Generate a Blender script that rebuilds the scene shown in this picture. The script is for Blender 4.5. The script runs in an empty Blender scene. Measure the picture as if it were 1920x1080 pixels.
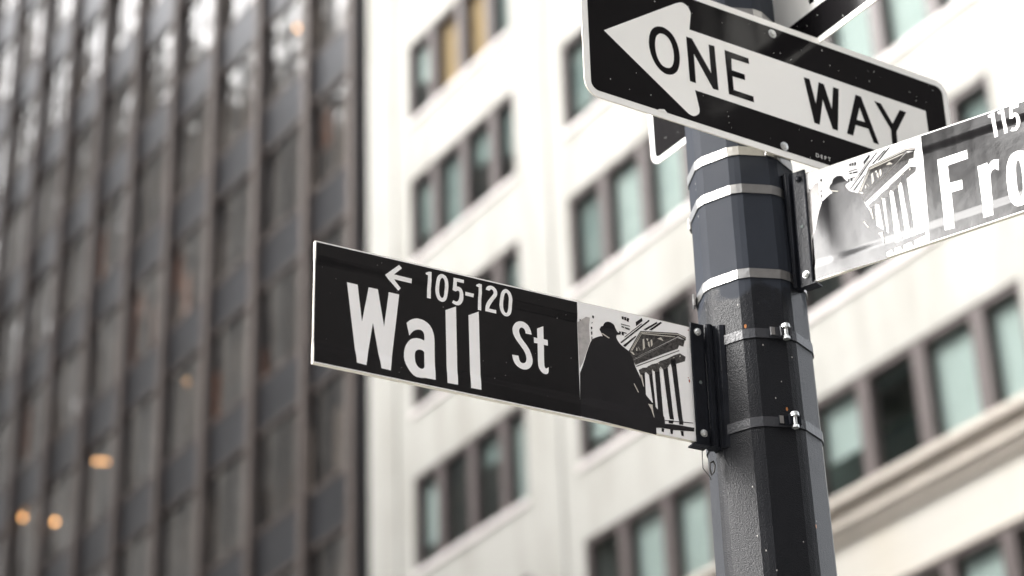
import bpy, bmesh, math, random
from mathutils import Vector, Matrix
from mathutils.geometry import tessellate_polygon
C = bpy.context.scene.collection
SC = bpy.context.scene
rad = math.radians
random.seed(7)

# ------------------------------------------------------------------ camera
CAMZ = 1.6
cam_d = bpy.data.cameras.new('camera'); cam = bpy.data.objects.new('camera', cam_d); C.objects.link(cam)
SC.camera = cam
cam_d.sensor_width = 36.0; cam_d.lens = 4388.4 / 1920 * 36.0
PITCH, ROLL = rad(28.10), rad(-2.11)
fw = Vector((0, math.cos(PITCH), math.sin(PITCH))); r0 = Vector((1, 0, 0)); u0 = Vector((0, -math.sin(PITCH), math.cos(PITCH)))
rr = r0 * math.cos(ROLL) + u0 * math.sin(ROLL); uu = -r0 * math.sin(ROLL) + u0 * math.cos(ROLL)
cam.matrix_world = Matrix(((rr.x, uu.x, -fw.x, 0), (rr.y, uu.y, -fw.y, 0), (rr.z, uu.z, -fw.z, CAMZ), (0, 0, 0, 1)))
cam_d.clip_start = .05; cam_d.clip_end = 2000
cam_d.dof.use_dof = True; cam_d.dof.focus_distance = 4.12; cam_d.dof.aperture_fstop = 2.9
cam_d.dof.aperture_blades = 0

# ------------------------------------------------------------------ light (soft overcast daylight)
SUN_AZ, SUN_EL = 261.0, 37.0          # azimuth clockwise from +Y
world = bpy.data.worlds.new('World'); SC.world = world; world.use_nodes = True
wn = world.node_tree.nodes; wl = world.node_tree.links; wn.clear()
sky = wn.new('ShaderNodeTexSky'); sky.sky_type = 'NISHITA'; sky.sun_disc = False
sky.sun_elevation = rad(SUN_EL); sky.sun_rotation = rad(SUN_AZ); sky.air_density = 1.0; sky.dust_density = 4.0; sky.ozone_density = 1.0
hs = wn.new('ShaderNodeHueSaturation'); hs.inputs['Saturation'].default_value = .16
bg = wn.new('ShaderNodeBackground'); bg.inputs['Strength'].default_value = .15
wo = wn.new('ShaderNodeOutputWorld')
wl.new(sky.outputs[0], hs.inputs['Color']); wl.new(hs.outputs[0], bg.inputs[0]); wl.new(bg.outputs[0], wo.inputs[0])
sd = bpy.data.lights.new('sun', 'SUN'); sun = bpy.data.objects.new('sun', sd); C.objects.link(sun)
sd.energy = .6; sd.angle = rad(38); sd.color = (1, .975, .94)
sv = Vector((math.sin(rad(SUN_AZ)) * math.cos(rad(SUN_EL)), math.cos(rad(SUN_AZ)) * math.cos(rad(SUN_EL)), math.sin(rad(SUN_EL))))
sun.rotation_euler = sv.to_track_quat('Z', 'Y').to_euler(); sun.location = sv * 90
SC.view_settings.view_transform = 'Standard'; SC.view_settings.look = 'None'
SC.view_settings.exposure = 2.3; SC.view_settings.gamma = 1; SC.view_settings.use_curve_mapping = False
SC.cycles.use_denoising = True; SC.cycles.max_bounces = 10; SC.cycles.transparent_max_bounces = 12
SC.cycles.caustics_reflective = False; SC.cycles.caustics_refractive = False; SC.cycles.sample_clamp_indirect = 6

# ------------------------------------------------------------------ materials
MATS = {}
def mat(name, col, rough=.6, metal=0., bump=0., bscale=40., spec=.5, var=0., vscale=2., emit=None, es=1., coat=0., fn=None):
    if name in MATS: return MATS[name]
    m = bpy.data.materials.new(name); m.use_nodes = True; nt = m.node_tree; n = nt.nodes; l = nt.links
    b = n['Principled BSDF']
    b.inputs['Base Color'].default_value = (*col, 1); b.inputs['Roughness'].default_value = rough; b.inputs['Metallic'].default_value = metal
    b.inputs['Specular IOR Level'].default_value = spec
    if coat: b.inputs['Coat Weight'].default_value = coat; b.inputs['Coat Roughness'].default_value = .12
    tc = n.new('ShaderNodeTexCoord')
    if var:
        t = n.new('ShaderNodeTexNoise'); t.inputs['Scale'].default_value = vscale; t.inputs['Detail'].default_value = 5; t.inputs['Roughness'].default_value = .6
        l.new(tc.outputs['Object'], t.inputs['Vector'])
        mx = n.new('ShaderNodeMix'); mx.data_type = 'RGBA'
        r = n.new('ShaderNodeMapRange'); r.inputs['From Min'].default_value = .3; r.inputs['From Max'].default_value = .7
        l.new(t.outputs[0], r.inputs['Value']); l.new(r.outputs[0], mx.inputs[0])
        mx.inputs[6].default_value = tuple(c * (1 - var) for c in col) + (1,); mx.inputs[7].default_value = tuple(min(1, c * (1 + var)) for c in col) + (1,)
        l.new(mx.outputs[2], b.inputs['Base Color'])
    if bump:
        t2 = n.new('ShaderNodeTexNoise'); t2.inputs['Scale'].default_value = bscale; t2.inputs['Detail'].default_value = 3
        l.new(tc.outputs['Object'], t2.inputs['Vector'])
        bp = n.new('ShaderNodeBump'); bp.inputs['Strength'].default_value = bump; bp.inputs['Distance'].default_value = .01
        l.new(t2.outputs[0], bp.inputs['Height']); l.new(bp.outputs[0], b.inputs['Normal'])
    if emit: b.inputs['Emission Color'].default_value = (*emit, 1); b.inputs['Emission Strength'].default_value = es
    if fn: fn(m, n, l, b, tc)
    MATS[name] = m; return m

def glass(name, tint, refl=1.0, rough=.02, gcol=(.95, 1, .98), wav=.2, ws=.6):
    m = bpy.data.materials.new(name); m.use_nodes = True; n = m.node_tree.nodes; l = m.node_tree.links; n.clear()
    o = n.new('ShaderNodeOutputMaterial'); mx = n.new('ShaderNodeMixShader'); t = n.new('ShaderNodeBsdfTransparent'); g = n.new('ShaderNodeBsdfGlossy')
    fr = n.new('ShaderNodeMapRange'); fr.inputs['To Min'].default_value = .045; fr.inputs['To Max'].default_value = 1.0
    lw = n.new('ShaderNodeLayerWeight'); lw.inputs[0].default_value = .5; pw = n.new('ShaderNodeMath'); pw.operation = 'POWER'; pw.inputs[1].default_value = 4.2; l.new(lw.outputs['Facing'], pw.inputs[0]); l.new(pw.outputs[0], fr.inputs['Value']); mm = n.new('ShaderNodeMath'); mm.operation = 'MULTIPLY'; mm.inputs[1].default_value = refl; mm.use_clamp = True
    t.inputs[0].default_value = (*tint, 1); g.inputs[0].default_value = (*gcol, 1); g.inputs['Roughness'].default_value = rough
    tc = n.new('ShaderNodeTexCoord'); nz = n.new('ShaderNodeTexNoise'); nz.inputs['Scale'].default_value = ws; bp = n.new('ShaderNodeBump'); bp.inputs['Strength'].default_value = wav; bp.inputs['Distance'].default_value = .13
    l.new(tc.outputs['Object'], nz.inputs['Vector']); l.new(nz.outputs[0], bp.inputs['Height']); l.new(bp.outputs[0], g.inputs['Normal'])
    l.new(fr.outputs[0], mm.inputs[0]); l.new(mm.outputs[0], mx.inputs[0]); l.new(t.outputs[0], mx.inputs[1]); l.new(g.outputs[0], mx.inputs[2]); l.new(mx.outputs[0], o.inputs[0])
    MATS[name] = m; return m

def stone_fn(scale_dirt, dirt, amount):
    def fn(m, n, l, b, tc):
        base = tuple(b.inputs['Base Color'].default_value)
        mp = n.new('ShaderNodeMapping'); mp.inputs['Scale'].default_value = (1.2, 1.2, .22); l.new(tc.outputs['Object'], mp.inputs[0])
        t = n.new('ShaderNodeTexNoise'); t.inputs['Scale'].default_value = scale_dirt; t.inputs['Detail'].default_value = 6; t.inputs['Roughness'].default_value = .62
        l.new(mp.outputs[0], t.inputs['Vector'])
        r = n.new('ShaderNodeMapRange'); r.inputs['From Min'].default_value = .46; r.inputs['From Max'].default_value = .72; r.inputs['To Max'].default_value = amount
        l.new(t.outputs[0], r.inputs['Value'])
        mx = n.new('ShaderNodeMix'); mx.data_type = 'RGBA'; mx.inputs[6].default_value = base; mx.inputs[7].default_value = (*dirt, 1)
        l.new(r.outputs[0], mx.inputs[0])
        # panel joints
        sx = n.new('ShaderNodeSeparateXYZ'); l.new(tc.outputs['Object'], sx.inputs[0])
        def joint(sock, per, w):
            md = n.new('ShaderNodeMath'); md.operation = 'PINGPONG'; md.inputs[1].default_value = per / 2; l.new(sock, md.inputs[0])
            lt = n.new('ShaderNodeMath'); lt.operation = 'LESS_THAN'; lt.inputs[1].default_value = w; l.new(md.outputs[0], lt.inputs[0]); return lt.outputs[0]
        j1 = joint(sx.outputs[2], 3.8, .012); j2 = joint(sx.outputs[0], 2.2, .012)
        ad = n.new('ShaderNodeMath'); ad.operation = 'MAXIMUM'; l.new(j1, ad.inputs[0]); l.new(j2, ad.inputs[1])
        mu = n.new('ShaderNodeMath'); mu.operation = 'MULTIPLY'; mu.inputs[1].default_value = .35; l.new(ad.outputs[0], mu.inputs[0])
        m2 = n.new('ShaderNodeMix'); m2.data_type = 'RGBA'; m2.inputs[7].default_value = (.3, .28, .25, 1); l.new(mu.outputs[0], m2.inputs[0]); l.new(mx.outputs[2], m2.inputs[6])
        l.new(m2.outputs[2], b.inputs['Base Color'])
    return fn

def pole_fn(m, n, l, b, tc):
    # black textured enamel below, a smoother slate coat above z ~ 3.62 m with a ragged boundary
    geo = n.new('ShaderNodeNewGeometry'); sx = n.new('ShaderNodeSeparateXYZ'); l.new(geo.outputs['Position'], sx.inputs[0])
    nz = n.new('ShaderNodeTexNoise'); nz.inputs['Scale'].default_value = 16; nz.inputs['Detail'].default_value = 5; l.new(geo.outputs['Position'], nz.inputs['Vector'])
    a = n.new('ShaderNodeMath'); a.operation = 'MULTIPLY_ADD'; a.inputs[1].default_value = .16; l.new(nz.outputs[0], a.inputs[0]); l.new(sx.outputs[2], a.inputs[2])
    r = n.new('ShaderNodeMapRange'); r.inputs['From Min'].default_value = 3.685; r.inputs['From Max'].default_value = 3.70; l.new(a.outputs[0], r.inputs['Value'])
    var = n.new('ShaderNodeTexNoise'); var.inputs['Scale'].default_value = 5; var.inputs['Detail'].default_value = 4; l.new(geo.outputs['Position'], var.inputs['Vector'])
    up = n.new('ShaderNodeMix'); up.data_type = 'RGBA'; up.inputs[6].default_value = (.013, .0155, .021, 1); up.inputs[7].default_value = (.024, .028, .037, 1); l.new(var.outputs[0], up.inputs[0])
    dn = n.new('ShaderNodeMix'); dn.data_type = 'RGBA'; dn.inputs[6].default_value = (.0045, .005, .006, 1); dn.inputs[7].default_value = (.009, .0095, .012, 1); l.new(var.outputs[0], dn.inputs[0])
    mx = n.new('ShaderNodeMix'); mx.data_type = 'RGBA'; l.new(r.outputs[0], mx.inputs[0]); l.new(dn.outputs[2], mx.inputs[6]); l.new(up.outputs[2], mx.inputs[7])
    # small chips: pale and rust coloured
    def specks(scale, thr, seed):
        mp = n.new('ShaderNodeMapping'); mp.inputs['Location'].default_value = (seed, seed * 2, seed); mp.inputs['Scale'].default_value = (1, 1, .55); l.new(geo.outputs['Position'], mp.inputs[0])
        v = n.new('ShaderNodeTexVoronoi'); v.inputs['Scale'].default_value = scale; l.new(mp.outputs[0], v.inputs['Vector'])
        lt = n.new('ShaderNodeMath'); lt.operation = 'LESS_THAN'; lt.inputs[1].default_value = thr; l.new(v.outputs['Distance'], lt.inputs[0])
        sel = n.new('ShaderNodeSeparateColor'); l.new(v.outputs['Color'], sel.inputs[0])
        g = n.new('ShaderNodeMath'); g.operation = 'GREATER_THAN'; g.inputs[1].default_value = .8; l.new(sel.outputs[0], g.inputs[0])
        mm = n.new('ShaderNodeMath'); mm.operation = 'MULTIPLY'; l.new(lt.outputs[0], mm.inputs[0]); l.new(g.outputs[0], mm.inputs[1]); return mm.outputs[0]
    c1 = n.new('ShaderNodeMix'); c1.data_type = 'RGBA'; c1.inputs[7].default_value = (.33, .32, .30, 1); l.new(specks(75, .075, 0.), c1.inputs[0]); l.new(mx.outputs[2], c1.inputs[6])
    c2 = n.new('ShaderNodeMix'); c2.data_type = 'RGBA'; c2.inputs[7].default_value = (.30, .12, .04, 1); l.new(specks(32, .075, 3.7), c2.inputs[0]); l.new(c1.outputs[2], c2.inputs[6])
    l.new(c2.outputs[2], b.inputs['Base Color'])
    ro = n.new('ShaderNodeMapRange'); ro.inputs['To Min'].default_value = .27; ro.inputs['To Max'].default_value = .62; l.new(r.outputs[0], ro.inputs['Value'])
    rn = n.new('ShaderNodeMath'); rn.operation = 'MULTIPLY_ADD'; rn.inputs[1].default_value = .12; l.new(nz.outputs[0], rn.inputs[0]); l.new(ro.outputs[0], rn.inputs[2]); l.new(rn.outputs[0], b.inputs['Roughness'])
    b2 = n.new('ShaderNodeTexNoise'); b2.inputs['Scale'].default_value = 480; b2.inputs['Detail'].default_value = 1; l.new(geo.outputs['Position'], b2.inputs['Vector'])
    bs = n.new('ShaderNodeMapRange'); bs.inputs['To Min'].default_value = .5; bs.inputs['To Max'].default_value = .10; l.new(r.outputs[0], bs.inputs['Value'])
    bp = n.new('ShaderNodeBump'); bp.inputs['Distance'].default_value = .0022; l.new(bs.outputs[0], bp.inputs['Strength']); l.new(b2.outputs[0], bp.inputs['Height']); l.new(bp.outputs[0], b.inputs['Normal'])

def sheet_fn(m, n, l, b, tc):
    # faint vertical dirt streaks in roughness on the sign sheeting
    mp = n.new('ShaderNodeMapping'); mp.inputs['Scale'].default_value = (60, 3, 60); l.new(tc.outputs['Object'], mp.inputs[0])
    t = n.new('ShaderNodeTexNoise'); t.inputs['Scale'].default_value = 1; t.inputs['Detail'].default_value = 5; l.new(mp.outputs[0], t.inputs['Vector'])
    r = n.new('ShaderNodeMapRange'); r.inputs['From Min'].default_value = .35; r.inputs['From Max'].default_value = .75; bsr = b.inputs['Roughness'].default_value
    r.inputs['To Min'].default_value = bsr; r.inputs['To Max'].default_value = bsr + .04; l.new(t.outputs[0], r.inputs['Value']); l.new(r.outputs[0], b.inputs['Roughness'])
    t2 = n.new('ShaderNodeTexNoise'); t2.inputs['Scale'].default_value = 380; l.new(tc.outputs['Object'], t2.inputs['Vector'])
    t3 = n.new('ShaderNodeTexNoise'); t3.inputs['Scale'].default_value = 14; l.new(tc.outputs['Object'], t3.inputs['Vector'])
    ad = n.new('ShaderNodeMath'); ad.operation = 'MULTIPLY_ADD'; ad.inputs[1].default_value = .12; l.new(t2.outputs[0], ad.inputs[0]); l.new(t3.outputs[0], ad.inputs[2])
    bp = n.new('ShaderNodeBump'); bp.inputs['Strength'].default_value = .35; bp.inputs['Distance'].default_value = .0012; l.new(ad.outputs[0], bp.inputs['Height']); l.new(bp.outputs[0], b.inputs['Normal'])

M_black = mat('black_sheeting', (.0065, .006, .0065), .12, spec=.36, fn=sheet_fn)
M_white = mat('white_sheeting', (.88, .87, .86), .3, fn=sheet_fn)
M_trafwhite = mat('white_reflective_sheeting', (.89, .88, .845), .4, fn=sheet_fn)
M_trafblack = mat('black_traffic_sheeting', (.008, .0075, .008), .12, spec=.12, fn=sheet_fn)
M_ink = mat('printed_black_ink', (.010, .0095, .011), .13, spec=.42, fn=sheet_fn)
M_inkvar = mat('printed_halftone_ink', (.05, .047, .045), .12, var=.85, vscale=210)
M_grey = mat('printed_grey_ink', (.40, .38, .37), .3, var=.25, vscale=60)
M_light = mat('printed_pale_ink', (.55, .52, .46), .3)
M_rust = mat('rust_spot', (.35, .08, .05), .6)
M_alu = mat('bare_aluminium_edge', (.66, .63, .54), .5, .0, var=.12, vscale=30)
M_steel = mat('stainless_strap', (.30, .295, .285), .36, 1., bump=.1, bscale=120, var=.1, vscale=40)
M_zinc = mat('galvanised_bolt', (.55, .56, .55), .38, .9, bump=.2, bscale=300)
M_bpaint = mat('black_bracket_paint', (.008, .009, .012), .3, spec=.1, bump=.12, bscale=260, var=.3, vscale=30)
M_strapblack = mat('painted_strap', (.022, .023, .027), .4, bump=.15, bscale=200)
M_pole = mat('pole_enamel', (.02, .02, .025), .3, spec=.17, fn=pole_fn)
M_wire = mat('dark_wire', (.02, .018, .015), .5)
M_stone = mat('white_stone', (.37, .363, .335), .75, fn=stone_fn(1.1, (.22, .21, .175), .65))
M_beige = mat('beige_limestone', (.43, .41, .37), .75, fn=stone_fn(.7, (.40, .34, .25), .4))
M_mould = mat('moulding_stone', (.45, .41, .36), .75, var=.1, vscale=1.5)
M_frame = mat('brown_window_frame', (.082, .066, .063), .45, var=.08, vscale=1)
M_sill = mat('stone_sill', (.62, .58, .56), .7, var=.12, vscale=1.5)
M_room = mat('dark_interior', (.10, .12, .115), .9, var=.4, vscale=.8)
M_blind = mat('roller_blind', (.46, .49, .48), .8, var=.05, vscale=2)
M_blind2 = mat('grey_blind', (.20, .235, .23), .8, var=.15, vscale=2)
M_orange = mat('orange_curtain', (.40, .24, .11), .8, emit=(.8, .38, .1), es=.02)  # faint emission stands in for room light on the cloth
M_glass = glass('green_glass', (.74, .80, .78), 1.4)
M_tglass = glass('bronze_glass', (.5, .46, .42), 1.7, gcol=(1, .98, .95), wav=.42, ws=1.4, rough=.05)
M_fin = mat('bronze_fin', (.080, .061, .053), .55, var=.12, vscale=.7)
M_spand = mat('dark_spandrel', (.017, .0175, .020), .28, var=.35, vscale=.5)
M_curtain = mat('pale_curtain', (.26, .23, .21), .85, var=.2, vscale=1)
M_tblind = mat('tower_blind', (.10, .095, .09), .8, var=.3, vscale=.9)
M_rustcur = mat('rust_curtain', (.26, .12, .07), .85, emit=(.6, .2, .06), es=.03, var=.3, vscale=2)  # emission gives the curtain cloth a slight glow of its own
M_lamp = mat('lamp_glow', (1, .7, .4), .5, emit=(1, .56, .22), es=5.5)
M_asph = mat('asphalt', (.05, .05, .052), .85, bump=.3, bscale=60, var=.2, vscale=1)
M_conc = mat('pavement_concrete', (.34, .33, .31), .85, bump=.2, bscale=40, var=.15, vscale=1)
M_paint = mat('road_paint', (.75, .74, .70), .7, var=.1, vscale=8)

# ------------------------------------------------------------------ helpers
class MB:
    def __init__(s): s.v = []; s.f = []
    def add(s, vs, fs):
        o = len(s.v); s.v += [tuple(v) for v in vs]; s.f += [tuple(i + o for i in f) for f in fs]; return s
    def box(s, x0, x1, y0, y1, z0, z1):
        return s.add([(x0,y0,z0),(x1,y0,z0),(x1,y1,z0),(x0,y1,z0),(x0,y0,z1),(x1,y0,z1),(x1,y1,z1),(x0,y1,z1)],
                     [(0,3,2,1),(4,5,6,7),(0,1,5,4),(1,2,6,5),(2,3,7,6),(3,0,4,7)])
    def quad(s, a, b, c, d): return s.add([a, b, c, d], [(0,1,2,3)])
    def prism(s, pts, z0, z1):          # closed polygon in xy extruded along z
        n = len(pts); vs = [(x, y, z0) for x, y in pts] + [(x, y, z1) for x, y in pts]
        fs = [(i, (i+1) % n, n + (i+1) % n, n + i) for i in range(n)]
        tri = tessellate_polygon([[Vector((x, y, 0)) for x, y in pts]])
        fs += [tuple(t) for t in tri] + [tuple(n + i for i in reversed(t)) for t in tri]
        return s.add(vs, fs)
    def cyl(s, p, axis, r, h, n=16, r2=None):
        axis = Vector(axis).normalized(); p = Vector(p); a = axis.orthogonal().normalized(); b = axis.cross(a); r2 = r if r2 is None else r2
        vs = [p + (a*math.cos(t) + b*math.sin(t))*r for t in [2*math.pi*i/n for i in range(n)]] + [p + axis*h + (a*math.cos(t) + b*math.sin(t))*r2 for t in [2*math.pi*i/n for i in range(n)]]
        return s.add(vs, [(i, (i+1) % n, n+(i+1) % n, n+i) for i in range(n)] + [tuple(range(n-1, -1, -1)), tuple(range(n, 2*n))])
    def dome(s, p, axis, r, h, n=16, k=4):
        axis = Vector(axis).normalized(); p = Vector(p); a = axis.orthogonal().normalized(); b = axis.cross(a); vs = []; fs = []
        for j in range(k):
            t = j / k * math.pi / 2
            vs += [p + axis*h*math.sin(t) + (a*math.cos(2*math.pi*i/n) + b*math.sin(2*math.pi*i/n))*r*math.cos(t) for i in range(n)]
        vs.append(p + axis*h)
        for j in range(k-1): fs += [(j*n+i, j*n+(i+1) % n, (j+1)*n+(i+1) % n, (j+1)*n+i) for i in range(n)]
        fs += [((k-1)*n+i, (k-1)*n+(i+1) % n, k*n) for i in range(n)]
        return s.add(vs, fs)
    def tube(s, pts, r, n=8):
        pts = [Vector(p) for p in pts]; rings = []
        for i, p in enumerate(pts):
            d = (pts[min(i+1, len(pts)-1)] - pts[max(i-1, 0)]).normalized(); a = d.orthogonal().normalized() if not rings else (la - d*la.dot(d)).normalized(); la = a; b = d.cross(a)
            rings.append([p + (a*math.cos(2*math.pi*k/n) + b*math.sin(2*math.pi*k/n))*r for k in range(n)])
        vs = [v for q in rings for v in q]; fs = [(i*n+k, i*n+(k+1) % n, (i+1)*n+(k+1) % n, (i+1)*n+k) for i in range(len(pts)-1) for k in range(n)]
        return s.add(vs, fs)
    def build(s, name, m, parent=None, smooth=False, warp=None, bev=0):
        me = bpy.data.meshes.new(name); me.from_pydata([warp(v) if warp else v for v in s.v], [], s.f); me.materials.append(m)
        bm = bmesh.new(); bm.from_mesh(me); bmesh.ops.recalc_face_normals(bm, faces=bm.faces); bm.to_mesh(me); bm.free()
        o = bpy.data.objects.new(name, me); C.objects.link(o)
        if smooth: me.polygons.foreach_set('use_smooth', [True]*len(me.polygons)); me.set_sharp_from_angle(angle=rad(35))
        if parent: o.parent = parent
        if bev: mo = o.modifiers.new('bevel', 'BEVEL'); mo.width = bev; mo.segments = 2; mo.limit_method = 'ANGLE'
        return o
def tag(o, label=None, cat=None, group=None, kind=None):
    if label: o['label'] = label
    if cat: o['category'] = cat
    if group: o['group'] = group
    if kind: o['kind'] = kind
    return o
def empty(name, mw, label, cat, group=None):
    o = bpy.data.objects.new(name, None); C.objects.link(o); o.matrix_world = mw; o.empty_display_size = .2
    return tag(o, label, cat, group)

# ------------------------------------------------------------------ flat lettering: outlines in millimetres on a sign's face
def smooth_outline(poly, k=5):
    n = len(poly); out = []
    for i in range(n):
        p0, p1, p2, p3 = poly[i-1], poly[i], poly[(i+1) % n], poly[(i+2) % n]
        a, b = Vector(p1[:2]), Vector(p2[:2]); out.append(tuple(a))
        if not p1[2] and not p2[2]: continue
        t1 = (b - Vector(p0[:2])) * .5 if p1[2] else (b - a); t2 = (Vector(p3[:2]) - a) * .5 if p2[2] else (b - a)
        L = (b-a).length; 
        if t1.length > 1e-6: t1 = t1.normalized() * L
        if t2.length > 1e-6: t2 = t2.normalized() * L
        for j in range(1, k):
            t = j / k; out.append(tuple(a*(2*t**3-3*t**2+1) + t1*(t**3-2*t**2+t) + b*(-2*t**3+3*t**2) + t2*(t**3-t**2)))
    return out
RIB = [26, 29, 32, 35, 38, 41, 44]
def prof(y):       # raised flanges along the top and bottom edge of an extruded street blade (mm)
    def st(t): t = max(0, min(1, t)); return t*t*(3-2*t)
    return 1.9 * max(st((44-y)/18), st((y-184.6)/18))
def flat(name, glyphs, m, z, parent, ribbed=True, warp=None, dx=0, dy=0, cutx=False):
    """glyphs: list of [outer, hole, ...] outlines in mm -> one mesh lying z mm above the face"""
    bm = bmesh.new()
    for gi, g in enumerate(glyphs):
        loops = [[Vector((x+dx, y+dy, 0)) for x, y in smooth_outline(p)] for p in g]
        verts = [bm.verts.new(v) for lp in loops for v in lp]
        for t in tessellate_polygon(loops):
            try: bm.faces.new([verts[i] for i in t])
            except ValueError: pass
        for v in verts: v.co.z = gi * .03
    ys = (RIB + [228.6 - y for y in RIB]) if ribbed else []
    for y in ys: bmesh.ops.bisect_plane(bm, geom=bm.verts[:]+bm.edges[:]+bm.faces[:], plane_co=(0, y, 0), plane_no=(0, 1, 0))
    if cutx:
        for k in range(0, 32): bmesh.ops.bisect_plane(bm, geom=bm.verts[:]+bm.edges[:]+bm.faces[:], plane_co=(k*20., 0, 0), plane_no=(1, 0, 0))
        for k in range(3, 10): bmesh.ops.bisect_plane(bm, geom=bm.verts[:]+bm.edges[:]+bm.faces[:], plane_co=(0, k*20., 0), plane_no=(0, 1, 0))
    for v in bm.verts:
        x, y = v.co.x, v.co.y; w = (x/1000, y/1000, ((prof(y) if ribbed else 0) + z + v.co.z)/1000)
        v.co = Vector(warp(w)) if warp else Vector(w)
    for f in bm.faces:
        f.normal_update()
        if f.normal.z < 0: f.normal_flip()
    me = bpy.data.meshes.new(name); bm.to_mesh(me); bm.free(); me.materials.append(m)
    o = bpy.data.objects.new(name, me); C.objects.link(o); o.parent = parent
    return o
def rect(x0, x1, y0, y1): return [(x0, y0, 0), (x1, y0, 0), (x1, y1, 0), (x0, y1, 0)]
def rrect(x0, x1, y0, y1, r, k=6):
    out = []
    for cx, cy, a0 in ((x1-r, y1-r, 0), (x0+r, y1-r, 90), (x0+r, y0+r, 180), (x1-r, y0+r, 270)):
        for i in range(k+1): a = rad(a0 + 90*i/k); out.append((cx + r*math.cos(a), cy + r*math.sin(a), 0))
    return out
def ellipse(cx, cy, rx, ry, p=2.6, k=28):
    o = []
    for i in range(k):
        t = 2*math.pi*i/k; c, s_ = math.cos(t), math.sin(t)
        o.append((cx + rx*math.copysign(abs(c)**(2/p), c), cy + ry*math.copysign(abs(s_)**(2/p), s_), 0))
    return o
def sc(poly, cx, cy, s): return [[ [ (x-cx)*s, (y-cy)*s, c] for x, y, c in p] for p in poly]

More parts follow.
